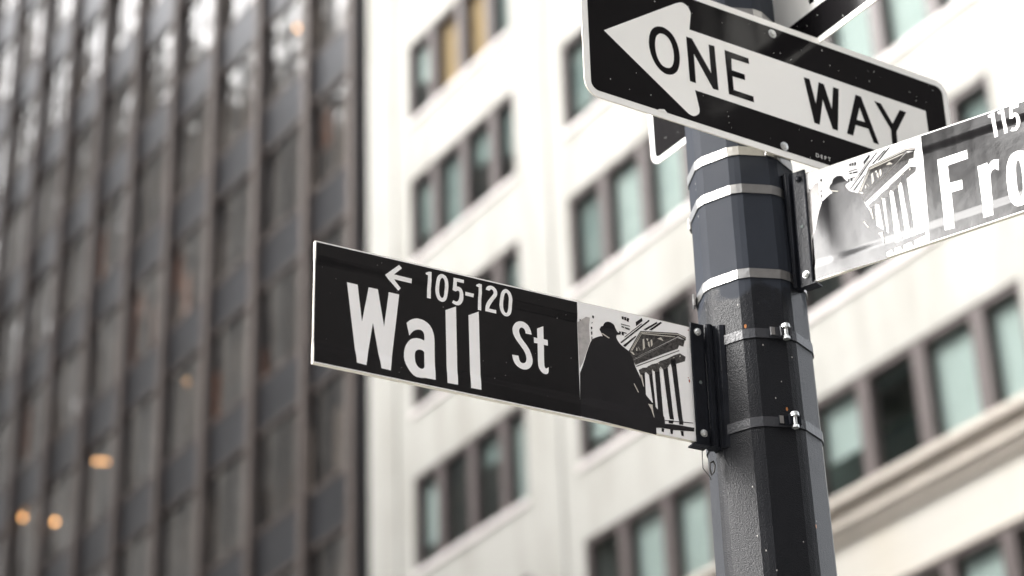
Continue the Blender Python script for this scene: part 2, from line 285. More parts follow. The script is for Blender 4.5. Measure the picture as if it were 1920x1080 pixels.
G = {"wall":{"name":[[[[60.3,163.2,0],[80.2,163.0,0],[89.0,95.0,0],[100.9,162.7,0],[118.2,162.9,0],[130.3,94.8,0],[138.8,162.2,0],[158.6,162.0,0],[142.1,14.9,0],[125.0,15.4,0],[109.4,97.6,0],[96.8,15.3,0],[79.7,16.3,0]]],[[[172.6,111.2,0],[180.4,118.7,1],[191.0,123.5,1],[201.5,123.8,1],[212.1,120.1,1],[219.6,112.7,1],[223.7,103.1,1],[225.6,91.5,1],[225.9,69.2,0],[226.6,14.5,0],[208.3,14.4,0],[198.2,12.8,1],[187.8,13.6,1],[178.9,20.1,1],[172.2,29.7,1],[168.5,40.7,1],[167.7,52.4,1],[169.9,64.7,1],[175.2,75.5,1],[181.9,82.6,1],[190.1,86.1,1],[198.4,86.7,1],[206.2,84.7,0],[206.4,91.9,1],[204.5,100.4,1],[200.0,103.5,1],[193.9,103.1,1],[187.2,99.7,1],[181.9,94.4,1],[177.9,88.3,0]],[[206.1,62.7,0],[202.8,65.5,1],[196.1,65.8,1],[190.5,62.1,1],[188.3,55.3,1],[188.6,46.4,1],[190.0,38.6,1],[193.8,32.3,1],[199.7,29.9,1],[204.5,32.3,1],[206.2,37.6,0]]],[[[247.3,152.1,0],[267.9,163.6,0],[269.3,14.1,0],[249.0,13.8,0]]],[[[292.1,152.1,0],[312.4,163.7,0],[314.1,13.7,0],[294.1,13.5,0]]]],"st":[[[[417.0,141.5,0],[415.2,149.6,1],[410.6,157.8,1],[403.6,162.3,1],[394.1,162.9,1],[385.7,158.2,1],[380.2,150.0,1],[378.8,141.7,1],[381.0,132.9,1],[386.1,124.8,1],[394.1,115.1,1],[401.0,106.2,1],[404.6,97.9,1],[405.0,90.0,1],[402.8,84.9,1],[398.6,82.7,1],[393.9,83.3,1],[391.1,87.6,1],[389.5,95.0,0],[376.9,94.6,0],[378.7,85.6,1],[383.2,77.4,1],[390.7,72.2,1],[400.0,70.7,1],[408.3,73.6,1],[414.4,80.0,1],[417.4,89.1,1],[416.7,98.1,1],[412.9,108.8,1],[407.2,117.9,1],[400.3,125.6,1],[394.6,133.6,1],[392.1,141.1,1],[392.6,146.9,1],[396.2,151.0,1],[400.9,150.5,1],[403.8,146.5,1],[405.2,141.4,0]]],[[[428.2,156.1,0],[441.0,163.1,0],[441.1,138.4,0],[449.2,137.8,0],[449.2,127.1,0],[441.0,127.2,0],[440.9,87.2,1],[442.7,82.4,1],[445.9,82.5,1],[449.2,85.5,0],[449.1,75.8,0],[446.7,72.1,1],[442.5,70.6,1],[436.7,72.0,1],[431.5,77.2,1],[428.9,83.6,1],[428.3,91.4,0],[428.4,127.0,0],[421.3,126.6,0],[421.1,137.6,0],[428.3,137.1,0]]]],"num":[[[[131.2,193.0,0],[157.2,217.9,0],[162.7,212.7,0],[147.9,197.6,0],[182.0,197.1,0],[182.0,188.5,0],[148.5,188.9,0],[161.4,174.6,0],[156.6,168.9,0]]],[[[208.3,214.4,0],[214.5,218.1,0],[219.8,218.6,0],[219.0,167.7,0],[211.6,167.6,0],[212.8,210.9,0],[209.2,211.4,0]]],[[[238.5,219.1,1],[246.2,217.7,1],[250.9,211.5,1],[252.6,200.4,1],[252.1,186.8,1],[250.1,175.8,1],[246.2,169.0,1],[240.5,166.5,1],[233.3,169.2,1],[229.1,177.8,1],[227.9,189.0,1],[228.8,202.6,1],[231.7,212.9,1]],[[240.8,212.1,1],[244.6,208.2,1],[245.7,199.8,1],[245.4,187.2,1],[243.9,177.3,1],[241.0,174.0,1],[237.7,175.9,1],[235.5,183.1,1],[234.9,192.5,1],[235.7,203.2,1],[237.9,209.5,1]]],[[[262.6,217.7,0],[282.9,217.7,0],[282.6,211.3,0],[268.9,211.2,0],[268.7,201.8,0],[273.2,201.9,1],[277.8,199.6,1],[281.3,193.8,1],[282.5,187.2,1],[281.9,179.3,1],[279.1,172.6,1],[275.2,168.3,1],[270.5,166.4,1],[265.1,166.8,1],[259.9,169.2,0],[262.9,174.7,0],[266.7,173.3,1],[269.4,173.3,1],[272.6,176.5,1],[274.5,182.3,1],[275.0,189.3,1],[273.9,193.3,1],[271.2,194.6,1],[267.3,192.2,0],[261.0,193.4,0]]],[[[286.2,195.7,0],[302.6,195.4,0],[302.2,188.7,0],[285.9,189.1,0]]],[[[306.8,213.5,0],[312.7,217.4,0],[318.2,216.9,0],[317.2,166.5,0],[310.6,166.6,0],[312.0,210.1,0],[307.2,211.3,0]]],[[[325.9,208.6,0],[327.5,213.6,1],[331.1,216.9,1],[335.5,218.5,1],[340.6,218.0,1],[345.6,214.6,1],[348.3,209.8,1],[348.3,204.4,1],[346.5,199.3,1],[342.4,193.0,1],[337.6,184.9,1],[334.3,178.8,1],[333.1,173.9,0],[346.9,173.9,0],[346.8,167.1,0],[325.2,167.4,0],[325.7,175.3,1],[327.8,182.7,1],[331.4,189.7,1],[337.0,197.9,1],[341.1,204.3,1],[341.2,208.2,1],[338.9,211.2,1],[336.1,211.3,1],[332.9,207.9,0]]],[[[365.0,218.7,1],[371.3,217.4,1],[376.3,211.5,1],[378.5,202.6,1],[378.4,191.7,1],[377.6,179.9,1],[374.2,170.7,1],[367.8,166.3,1],[361.5,167.5,1],[356.6,172.9,1],[354.0,181.6,1],[353.8,190.9,1],[354.8,201.9,1],[357.8,211.9,1]],[[366.4,211.6,1],[369.6,209.2,1],[371.4,203.4,1],[371.6,194.9,1],[371.2,183.9,1],[369.6,176.6,1],[366.8,172.7,1],[363.7,174.5,1],[361.4,181.0,1],[360.9,190.9,1],[361.5,201.1,1],[363.6,208.6,1]]]]},"one":{"arrow":[[[[48.3,149.9,0],[221.2,267.6,0],[236.4,274.3,1],[249.6,269.8,1],[256.2,257.0,0],[249.8,217.9,0],[846.1,219.2,0],[848.6,84.3,0],[253.2,84.6,0],[260.8,46.0,0],[259.6,37.0,1],[254.3,30.5,1],[244.7,25.6,1],[233.8,27.2,0]]]],"words":[[[[175.5,200.1,1],[189.4,202.0,1],[205.1,195.1,1],[215.7,180.9,1],[221.2,160.7,1],[221.4,139.0,1],[215.8,117.6,1],[206.9,106.1,1],[196.2,100.1,1],[182.5,99.4,1],[167.2,108.6,1],[156.9,124.8,1],[151.4,144.7,1],[151.3,162.1,1],[156.0,181.1,1],[164.8,193.9,1]],[[180.3,185.8,1],[191.7,185.2,1],[201.5,176.3,1],[206.8,160.5,1],[208.1,145.6,1],[205.8,129.6,1],[199.7,117.9,1],[190.3,113.4,1],[179.0,115.6,1],[170.6,125.9,1],[166.0,141.8,1],[165.6,160.2,1],[168.8,174.3,1],[174.3,182.1,1]]],[[[240.6,199.0,0],[254.2,199.0,0],[294.8,135.0,0],[294.0,198.7,0],[307.8,199.4,0],[309.7,101.3,0],[296.7,100.6,0],[256.3,165.5,0],[256.5,100.4,0],[242.2,100.9,0]]],[[[331.9,198.8,0],[389.9,198.1,0],[390.5,185.7,0],[347.3,184.4,0],[346.3,157.9,0],[377.2,157.7,0],[377.3,145.1,0],[346.7,144.1,0],[347.2,114.1,0],[394.3,114.0,0],[394.8,100.9,0],[334.3,100.7,0]]],[[[526.4,198.7,0],[541.2,199.3,0],[551.6,146.2,0],[564.1,199.2,0],[577.5,198.5,0],[592.0,146.4,0],[600.9,199.4,0],[615.5,199.5,0],[602.1,100.4,0],[589.0,100.1,0],[570.5,161.1,0],[556.2,99.9,0],[542.9,100.3,0]]],[[[658.5,199.9,0],[672.7,199.3,0],[707.5,99.5,0],[693.4,100.2,0],[683.2,128.8,0],[650.3,127.5,0],[641.0,100.5,0],[625.1,100.8,0]],[[665.5,172.5,0],[676.0,141.8,0],[654.9,141.1,0]]],[[[707.4,200.1,0],[724.3,199.5,0],[750.3,160.6,0],[774.2,199.9,0],[791.1,199.4,0],[758.5,144.6,0],[756.7,99.1,0],[742.8,99.1,0],[744.2,145.4,0]]]],"deptbox":[[[[537.5,22.4,0],[592.8,24.5,0],[596.1,34.4,0],[539.6,30.8,0]]]],"bolts":[[[[455.5,278.2,0],[460.8,23.5,0]]]],"chip":[[[[160.3,12.4,0],[165.7,16.5,0],[177.6,19.2,0],[184.9,12.4,0]]]]},"front":{"F":[[[[268.9,165.5,0],[328.5,165.4,0],[328.9,147.0,0],[288.8,146.6,0],[289.3,109.2,0],[314.1,107.4,0],[313.9,88.0,0],[291.3,88.7,0],[292.5,13.4,0],[273.2,14.9,0]]]],"r":[[[[346.3,124.0,0],[365.5,125.0,0],[367.1,118.6,0],[375.9,126.2,1],[388.0,124.2,0],[386.1,101.5,0],[378.4,107.2,1],[371.9,103.7,1],[369.4,90.1,1],[369.2,13.8,0],[350.2,13.9,0]]]],"o":[[[[400.0,90.7,0],[418.0,128.0,0],[419.0,13.3,0]]]],"n":[[[[375.4,221.5,0],[388.3,224.2,0],[390.8,171.8,0],[384.0,171.8,0],[381.6,215.6,0],[376.4,216.4,0]]],[[[395.3,222.3,0],[407.0,223.3,0],[410.2,173.1,0],[403.4,172.9,0],[401.0,215.9,0],[395.8,216.7,0]]]],"n5":[[[[416.8,225.4,0],[437.0,225.0,0],[429.3,167.1,0],[440.1,186.4,0]]]],"panel":[[[[233.3,229.3,0],[241.8,2.0,0]]]]},"pic":{"panel":[[[512.2,225.8,0],[510.6,1.7,0],[760.5,246.3,0],[753.1,31.3,0]]],"fig":[[[509.8,4.0,0],[513.1,87.2,0],[520.5,106.1,1],[530.9,137.3,1],[540.3,158.2,1],[548.8,164.5,1],[558.2,169.4,0],[563.5,170.0,0],[559.5,177.9,0],[557.3,182.5,1],[560.6,189.1,0],[564.4,190.8,0],[567.8,197.5,1],[576.6,200.9,1],[586.4,197.7,1],[590.1,191.7,1],[594.5,185.5,0],[601.1,181.6,0],[592.6,178.9,0],[591.7,173.7,1],[599.5,162.1,1],[617.6,151.3,1],[625.9,144.2,0],[627.3,128.3,1],[637.0,107.0,1],[647.6,74.2,1],[660.8,59.5,0],[665.1,54.6,0],[663.2,31.1,0],[665.3,14.3,0],[665.0,-2.9,0]]],"bar":[[[662.9,18.2,0],[676.4,23.9,0],[684.1,22.3,0],[704.5,24.8,0],[746.1,26.3,0],[745.1,18.9,0],[703.8,13.8,0],[677.3,13.1,0],[663.2,10.3,0]]],"cols":[[[637.6,117.8,0],[648.2,121.3,0],[648.4,64.3,0],[641.4,67.0,0]],[[655.2,130.3,0],[663.2,133.0,0],[667.7,54.2,0],[662.3,57.3,0]],[[669.1,137.4,0],[679.5,140.6,0],[683.5,17.8,0],[673.3,15.9,0]],[[686.5,145.3,0],[697.0,149.6,0],[704.7,34.4,0],[695.6,33.7,0]],[[705.2,154.6,0],[715.8,158.9,0],[723.8,33.9,0],[714.8,34.3,0]],[[651.7,66.4,0],[659.8,59.3,0],[664.5,60.2,0],[668.7,50.9,0],[677.6,44.0,0],[684.1,35.2,0],[684.1,22.3,0],[663.7,18.3,0],[659.5,53.5,0],[652.0,57.7,0]],[[676.5,12.9,0],[681.9,12.5,0],[680.7,5.1,0],[676.1,5.7,0]],[[694.4,13.5,0],[700.7,14.0,0],[699.3,5.1,0],[695.1,5.0,0]],[[716.3,14.8,0],[722.6,15.3,0],[722.3,5.2,0],[717.6,5.7,0]],[[692.4,31.1,0],[703.4,32.5,0],[700.6,25.5,0],[692.0,25.2,0]],[[715.2,34.8,0],[724.2,35.1,0],[722.6,27.5,0],[713.9,26.6,0]],[[684.5,29.5,0],[745.2,36.7,0],[745.1,35.2,0],[684.4,28.1,0]]],"cap":[[[635.5,118.7,0],[644.5,124.7,0],[652.6,127.0,0],[663.3,135.4,0],[676.8,141.0,0],[683.0,146.4,0],[696.6,153.4,0],[712.0,163.6,0],[725.8,170.7,0],[738.1,166.3,0],[736.0,156.8,0],[715.4,147.0,0],[711.9,138.7,0],[706.7,137.6,0],[704.2,145.4,0],[697.0,135.6,0],[687.9,130.2,0],[682.3,135.3,0],[677.3,123.9,0],[669.9,122.4,0],[664.1,124.6,0],[662.2,116.0,0],[656.2,113.4,0],[650.7,117.7,0],[647.6,114.4,0],[637.3,112.3,0]]],"thin":[[[630.8,125.6,0],[724.7,176.7,0],[724.9,175.2,0],[631.0,123.8,0]],[[624.0,135.7,0],[623.4,137.0,0],[723.3,201.9,0],[723.9,200.3,0]],[[601.3,202.9,0],[620.2,202.2,0],[620.4,200.6,0],[601.2,200.8,0]]],"frieze":[[[624.7,135.3,0],[723.1,199.7,0],[737.2,198.9,0],[734.2,185.7,0],[725.3,186.6,0],[721.8,178.9,0],[689.7,161.7,0],[629.4,127.3,0]]],"ped":[[[616.2,152.3,0],[642.6,197.0,0],[721.5,210.0,0],[739.9,205.5,0],[738.7,198.2,0],[723.1,203.3,0],[624.9,138.4,0]]],"pedline":[[[621.8,154.2,0],[645.3,193.5,0],[645.2,192.1,0],[623.5,153.9,0]],[[645.3,193.5,0],[715.8,201.3,0],[715.7,199.9,0],[645.2,191.8,0]],[[619.9,153.8,0],[643.2,195.0,0],[643.4,194.0,0],[620.9,153.6,0]],[[643.2,195.0,0],[722.9,208.0,0],[739.0,203.5,0],[738.5,202.3,0],[722.4,206.5,0],[643.4,193.8,0]]],"spec":[[[646.8,181.6,0],[649.9,183.6,0],[651.1,165.9,0],[646.4,159.4,0]],[[654.3,184.6,0],[658.8,185.5,0],[657.7,179.8,0]],[[663.8,183.9,0],[666.9,185.9,0],[667.7,175.0,0],[663.8,170.0,0]],[[657.6,178.4,0],[660.7,180.4,0],[661.5,168.1,0],[658.0,171.5,0]],[[632.7,162.0,0],[634.4,162.4,0],[634.1,155.4,0],[631.6,156.3,0]],[[678.1,189.7,0],[685.7,193.4,0],[691.3,188.4,0],[685.4,188.5,0]],[[684.9,192.6,0],[687.8,191.8,0],[691.3,187.7,0],[688.3,187.7,0]],[[635.8,165.4,0],[637.8,163.1,0],[641.1,156.9,0],[639.7,158.0,0]],[[618.3,151.4,0],[624.2,151.9,0],[628.3,147.3,0],[625.3,146.0,0]],[[682.2,133.9,0],[684.2,130.2,0],[680.5,129.1,0]],[[697.3,139.8,0],[702.3,138.1,0],[700.7,136.4,0]],[[664.2,126.0,0],[665.5,123.6,0],[662.8,122.3,0]],[[725.6,167.8,0],[726.8,163.9,0],[723.7,161.9,0]],[[710.2,159.1,0],[713.2,159.0,0],[710.8,157.1,0]],[[676.8,141.0,0],[679.7,140.2,0],[677.4,138.4,0]]],"beams":[[[599.5,165.9,0],[661.6,223.8,0],[663.0,221.3,0],[601.6,164.3,0]],[[608.8,179.0,0],[645.6,212.6,0],[646.2,211.3,0],[609.5,177.7,0]],[[605.1,160.9,0],[632.5,186.1,0],[633.8,184.3,0],[609.3,158.4,0]],[[660.5,202.9,0],[686.0,224.5,0],[690.1,223.7,0],[667.1,203.8,0]],[[633.1,212.7,0],[647.0,224.5,0],[647.6,217.9,0],[633.4,204.4,0]],[[649.4,201.6,0],[678.6,223.3,0],[679.1,219.9,0],[653.7,200.4,0]]],"marks":[[[603.5,218.0,0],[607.9,218.2,0],[607.9,212.0,0],[603.9,211.8,0]],[[609.0,218.1,0],[613.0,218.0,0],[612.9,211.0,0],[608.7,211.5,0]],[[614.1,217.5,0],[619.5,216.6,0],[617.6,209.3,0],[613.8,210.5,0]],[[602.5,198.3,0],[608.3,197.9,0],[608.5,195.5,0],[602.7,195.9,0]],[[609.8,197.8,0],[619.9,196.6,0],[619.5,194.0,0],[609.9,195.1,0]],[[597.7,187.6,0],[602.0,187.1,0],[600.2,180.5,0],[597.3,180.6,0]],[[602.8,188.0,0],[615.1,187.2,0],[612.1,185.5,0],[607.4,185.6,0],[607.2,180.7,0],[602.9,181.1,0]],[[539.8,191.4,0],[543.3,193.6,0],[540.7,189.6,0]],[[539.2,183.7,0],[541.7,184.0,0],[541.2,178.7,0],[539.0,178.9,0]],[[539.0,174.1,0],[541.6,174.4,0],[541.1,167.7,0],[539.1,167.9,0]],[[539.2,163.9,0],[540.9,164.0,0],[540.9,158.1,0],[539.2,157.7,0]],[[541.4,205.5,0],[544.9,205.4,0],[544.4,200.3,0],[541.9,200.8,0]],[[514.4,191.3,0],[518.0,193.5,0],[517.4,190.2,0]]],"grey":[[[511.6,186.6,0],[529.0,200.7,0],[536.9,200.4,0],[535.4,181.5,0],[536.4,154.4,0],[527.6,130.7,0],[519.6,108.8,0],[512.8,96.6,0],[512.0,138.3,0]]],"collar":[[[559.4,174.4,0],[562.3,175.7,0],[577.1,169.3,0],[574.9,167.8,0]],[[622.7,88.8,0],[624.6,89.2,0],[633.1,73.5,0],[631.2,73.1,0]],[[651.1,55.4,0],[655.7,54.9,0],[660.4,55.1,0],[662.0,29.5,0],[661.0,30.0,0],[657.4,44.4,0]],[[637.0,109.9,0],[641.6,109.4,0],[644.6,86.7,0],[642.5,88.4,0]]]}}

def frame_matrix(P, a, b, n): return Matrix(((a[0], b[0], n[0], P[0]), (a[1], b[1], n[1], P[1]), (a[2], b[2], n[2], P[2]), (0, 0, 0, 1)))
def sign_frame(az, slope, lean, P):
    a = Vector((math.cos(slope)*math.sin(az), math.cos(slope)*math.cos(az), math.sin(slope)))
    b0 = (Vector((0, 0, 1)) - a*a.z).normalized(); n0 = a.cross(b0)
    b = b0*math.cos(lean) + n0*math.sin(lean)
    return frame_matrix((P[0], P[1], P[2] + CAMZ), a, b, a.cross(b))

# ------------------------------------------------------------------ street name signs
def street_blade(root, x0, x1, panel, pic_dx, warp=None):
    H = 228.6; T = 3.6
    # extruded blade with raised flanges; swept along x
    ys = [0, 1.2] + RIB + [60, 85, 114.3, 143, 168] + [H - y for y in reversed(RIB)] + [H-1.2, H]
    ring = [(y, prof(y)) for y in ys] + [(y, -T - prof(y)) for y in reversed(ys)]
    n = len(ring); N = 46; b = MB(); vs = []
    for i in range(N+1):
        x = x0 + (x1-x0)*i/N; vs += [(x/1000, y/1000, z/1000) for y, z in ring]
    fs = [(i*n+k, i*n+(k+1) % n, (i+1)*n+(k+1) % n, (i+1)*n+k) for i in range(N) for k in range(n)]
    m = len(ys)
    for base in (0, N*n): fs += [(base+k, base+k+1, base+n-2-k, base+n-1-k) for k in range(m-1)]
    b.add(vs, fs); b.build('blade', M_alu, root, warp=warp)
    kw = dict(parent=root, warp=warp, cutx=warp is not None)
    flat('face_sheet', [[rect(x0+.5, x1-.5, .6, H-.6)]], M_white, .25, **kw)
    flat('text_background', [[rect(panel[0], panel[1], 2.6, H-2.8)]], M_black, .5, **kw)
    p = dict(kw, dx=pic_dx)
    pic = flat('picture_print', [[rect(511.5, 752.7, 2.0, H-2.2)]], M_white, .5, **p)
    def sub(name, polys, m, z):
        o = flat(name, [[q] for q in polys], m, z, **p); o.parent = pic; return o
    P = G['pic']
    sub('building_shade', P['grey'], M_grey, .7)
    sub('statue_silhouette', P['fig'] + [rect(512, 560, 2.6, 60)], M_ink, .85)
    sub('columns', P['cols'] + P['bar'], M_ink, .8)
    sub('capitals', P['cap'], M_inkvar, .92)
    sub('entablature', P['frieze'] + P['thin'], M_inkvar, 1.05)
    sub('pediment', P['ped'], M_inkvar, 1.15)
    sub('roof_beams', P['beams'] + P['marks'], M_ink, .95)
    sub('pale_lines', P['pedline'] + P['spec'] + P['collar'], M_light, 1.45)

def bracket(root, xb, sgn, warp=None):
    """black extruded wing bracket: clamp plates over the blade end, ribbed web, flange on the pole. sgn=+1 -> runs to +x"""
    def X(t): return (xb + sgn*t)/1000
    z0, z1 = -.004, .236
    def part(name, prof_xy, m, za=z0, zb=z1, bev=.0008):
        b = MB(); pts = [(X(t), zz/1000) for t, zz in prof_xy]
        b.prism(pts, za, zb); b.v = [(x, z, y) for x, y, z in b.v]     # profile in x/normal, run along local y
        return b.build(name, m, root, warp=warp, bev=bev)
    fr = part('clamp_plate', [(-1, 3.6), (27, 3.6), (27, 7.2), (24, 8.4), (2, 8.4), (-1, 7.4)], M_bpaint)
    part('clamp_plate', [(-1, -8.2), (27, -8.2), (27, -12), (-1, -12)], M_bpaint)
    part('web', [(27.3, 3.0), (30, 3.0), (32, 9), (38, 12.5), (44, 11.5), (47, 8), (52, 9), (56, 17), (63, 22), (66, 22), (66, -26), (63, -26), (56, -21), (47, -13), (38, -16.5), (32, -13), (27.3, -8)], M_bpaint, z0-.001, z1+.003, .0012)
    b = MB(); b.prism([(X(31.5), .0102), (X(33.2), .0118), (X(33.6), .0136), (X(31.4), .0128)], z0, z1); b.v = [(x, z, y) for x, y, z in b.v]; b.build('ridge', M_bpaint, root, warp=warp, bev=.0004)
    b = MB(); b.prism([(X(-8), -.013), (X(24), -.013), (X(24), .011), (X(-8), .011)], z0-.0035, z0-.0005); b.v = [(x, z, y) for x, y, z in b.v]; b.build('drip_tab', M_bpaint, root, warp=warp)
    for yy, mm in ((.0165, M_zinc), (.2185, M_zinc if sgn > 0 else M_bpaint)):
        b = MB(); b.cyl((X(13), yy, .0084), (0, 0, 1), .0073, .0012, 20); b.cyl((X(13), yy, .0096), (0, 0, 1), .0058, .003, 6 if sgn < 0 else 20, .0054)
        b.dome((X(13), yy, .0126), (0, 0, 1), .0052, .0012, 16, 3); b.build('bolt', mm, root, smooth=True, warp=warp)
    b = MB(); b.cyl((X(13), .117, .0085), (0, 0, 1), .0034, .0003, 16); b.build('rivet_hole', M_room, root, warp=warp)

wall_m = sign_frame(rad(60.3), rad(-.11), rad(1.2), (-.333, 3.452, 1.717))
sw = empty('street_sign', wall_m, 'black Wall St street sign with left arrow and 105-120, left of the pole', 'street sign', 'street name signs on the pole')
street_blade(sw, 0, 757, (1.8, 511.2), 0)
flat('lettering', G['wall']['name'] + G['wall']['st'] + G['wall']['num'], M_white, .8, sw)
_r = random.Random(3)
flat('scuff', [[[(x-s_, y, 0), (x, y+s_, 0), (x+s_, y+.2*s_, 0), (x, y-s_, 0)]] for x, y, s_ in [(_r.uniform(8, 505), _r.uniform(8, 215), _r.uniform(.35, .8)) for _ in range(34)]], M_grey, .7, sw)
flat('rust_stain', [[ellipse(743, 119, 1.6, 3.2, 2)], [ellipse(741, 125, 1, 1.2, 2)], [ellipse(746, 221, 1.4, 1.4, 2)]], M_rust, 1.0, sw)
bracket(sw, 749, 1)
b = MB(); b.tube([(.765, -.006, -.004), (.764, -.025, -.004), (.763, -.046, -.003), (.768, -.055, 0), (.774, -.062, .001), (.777, -.068, 0)], .0009)
b.tube([(.785, -.03, 0), (.776, -.036, .002), (.774, -.048, .003), (.779, -.058, 0), (.786, -.050, -.002), (.789, -.036, -.002), (.784, -.030, 0)], .0016); b.build('hanging_wire', M_wire, sw)

front_m = sign_frame(rad(127.07), rad(-1.81), rad(.70), (.561, 3.826, 2.032))
sf = empty('street_sign', front_m, 'glossy Front street sign numbered 115 catching the sky glare, right of the pole', 'street sign', 'street name signs on the pole')
def twist(v):
    l = rad(-3.533 - .704) * min(v[0], .6)/.427; x, y, z = v
    return (x, y*math.cos(l) - z*math.sin(l), y*math.sin(l) + z*math.cos(l))
FXN = 914
street_blade(sf, -20, FXN, (241.5, FXN-1.8), -511.5, twist)
F = G['front']
one5 = G['wall']['num'][3]         # the digit 5 reused from the other sign's numerals
xs = [p[0] for p in one5[0]]; ys_ = [p[1] for p in one5[0]]; sx = 20.5/(max(xs)-min(xs)); sy = 52.5/(max(ys_)-min(ys_))
five = [[((x-min(xs))*sx+415.5, (y-min(ys_))*sy+171.5, c) for x, y, c in p] for p in one5]
nn_ = [[(x, y, c) for x, y, c in F['r'][0][0]]]
def stem(x, w, y0, y1): return [(x, y0, 0), (x+w, y0, 0), (x+w, y1, 0), (x, y1, 0)]
narch = [(459+20, 108, 0), (459+27, 110, 1), (459+33, 107, 1), (459+35.5, 98, 1), (459+35.5, 14, 0), (459+55, 14, 0), (459+55, 100, 1), (459+51, 119, 1), (459+40, 128, 1), (459+28, 126, 1), (459+20, 118, 0)]
tee = [(536, 150, 0), (556, 157, 0), (556, 126, 0), (569, 126, 0), (569, 108, 0), (556, 108, 0), (556, 40, 1), (559, 33, 1), (569, 33, 0), (570, 15, 0), (560, 12.5, 1), (545, 16, 1), (537, 30, 1), (536, 44, 0), (536, 108, 0), (528, 108, 0), (528, 126, 0), (536, 126, 0)]
flat('lettering', [F['F'][0], F['r'][0], [ellipse(424, 71, 24.5, 57.5, 2.5), ellipse(424, 71, 5.8, 38.5, 2.3)], F['n'][0], F['n'][1], five,
                   [stem(459, 20, 14, 125)], [narch], [tee]], M_white, .8, sf, warp=twist, cutx=True)
bracket(sf, 0, -1, twist)

# ------------------------------------------------------------------ one way signs
def one_way(mw, label, bolts=True):
    r = empty('one_way_sign', mw, label, 'traffic sign', 'one way signs on the pole')
    W, H = 914.4, 304.8
    b = MB(); b.prism([(x/1000, y/1000) for x, y, _ in rrect(0, W, 0, H, 31, 8)], -.0024, 0); b.build('plate', M_alu, r)
    flat('border', [[rrect(.3, W-.3, .3, H-.3, 30.7, 8)]], M_trafwhite, .25, r, False)
    flat('black_field', [[rrect(14, W-14, 14, H-14, 17, 8)]], M_trafblack, .5, r, False)
    flat('arrow', G['one']['arrow'], M_trafwhite, .75, r, False)
    flat('lettering', G['one']['words'], M_trafblack, 1.0, r, False)
    # small maker's line at the lower edge
    if bolts: fc = bpy.data.curves.new('dept', 'FONT'); fc.body = 'DEPT'; fc.size = .0118; fc.space_character = 1.55; fc.extrude = 0
    if bolts: fo = bpy.data.objects.new('dept', fc); C.objects.link(fo); bpy.context.view_layer.update()
    if bolts: me = bpy.data.meshes.new_from_object(fo.evaluated_get(bpy.context.evaluated_depsgraph_get())); bpy.data.objects.remove(fo)
    if bolts: me.name = 'small_lettering'; me.materials.clear(); me.materials.append(M_trafwhite); o = bpy.data.objects.new('small_lettering', me); C.objects.link(o); o.parent = r; o.location = (.5385, .0235, .0009)
    rnd = random.Random(5)
    chips = [[[(x-262+262, y, c) for x, y, c in G['one']['chip'][0][0]]]]
    for _ in range(46):
        x, y = rnd.uniform(20, 890), rnd.choice([rnd.uniform(16, 80), rnd.uniform(225, 288)]); s = rnd.uniform(.35, .95); chips.append([[(x-s, y, 0), (x, y+s*1.8, 0), (x+s, y+s*.3, 0), (x+s*.2, y-s*1.5, 0)]])
    chips.append([[(193, 72, 0), (196, 77, 0), (198, 70, 0), (196, 67, 0)]])
    flat('paint_chip', chips, M_trafwhite, 1.1, r, False)
    if bolts:
        for bx, by in ((455.5, 276), (460.8, 23.5)):
            b = MB(); b.cyl((bx/1000, by/1000, .0005), (0, 0, 1), .0092, .0014, 24); b.cyl((bx/1000, by/1000, .0019), (0, 0, 1), .0064, .0032, 20, .006); b.dome((bx/1000, by/1000, .0051), (0, 0, 1), .006, .0014, 20, 3); b.build('bolt', M_zinc, r, smooth=True)
            b = MB(); b.box(bx/1000-.03, bx/1000+.03, by/1000-.012, by/1000+.012, -.0225, -.0185); b.box(bx/1000-.006, bx/1000+.006, by/1000-.009, by/1000+.009, -.0185, -.0024); b.build('mounting_clip', M_steel, r, bev=.001)
    return r
one_way(sign_frame(rad(56.2), rad(.46), rad(1.43), (.145, 3.562, 2.295)), 'black and white ONE WAY sign with left arrow on the near side of the pole')
a2 = Vector((math.sin(rad(145.49)), math.cos(rad(145.49)), 0)); b2 = Vector((0, 0, 1))
one_way(frame_matrix((.311, 4.334-.0, 2.594+CAMZ), a2, b2, a2.cross(b2)), 'ONE WAY sign mostly hidden behind the pole, turned away to the right', False)

# ------------------------------------------------------------------ the pole with its straps
PX, PY = .45, 3.91
pole = empty('sign_pole', Matrix.Translation((PX, PY, .12)), 'tall faceted black steel pole carrying all the signs', 'pole')
def R(z): return .105 - .008*(z - CAMZ - 1.7)
def pole_ring(r):
    pts = []
    for k in range(8):
        c = 169.6 + 45*k                       # azimuth of a wide facet
        for da in (-16.2, 16.2): pts.append((c+da, r))
        pts.append((c+22.5, r*.9985))
    pts.sort(key=lambda t: t[0], reverse=True)
    return [(math.sin(rad(a))*q, math.cos(rad(a))*q) for a, q in pts]
b = MB(); zs = [.0, .5, 1.5, 2.5, 3.0, 3.5, 4.0, 4.5, 5.0, 6, 7.5, 9]; vs = []; n = 24
for z in zs: vs += [(x, y, z) for x, y in pole_ring(R(z+.12))]
b.add(vs, [(i*n+k, i*n+(k+1) % n, (i+1)*n+(k+1) % n, (i+1)*n+k) for i in range(len(zs)-1) for k in range(n)] + [tuple(range(n)), tuple(range((len(zs)-1)*n, len(zs)*n))])
b.build('shaft', M_pole, pole, bev=.0012)
b = MB(); b.prism([(x*1.7, y*1.7) for x, y in pole_ring(R(.3))], 0, .5); b.prism([(x*2.1, y*2.1) for x, y in pole_ring(R(.3))], 0, .05); b.prism([(x*1.35, y*1.35) for x, y in pole_ring(R(.3))], .5, .62); b.build('base_cover', M_bpaint, pole, bev=.01)
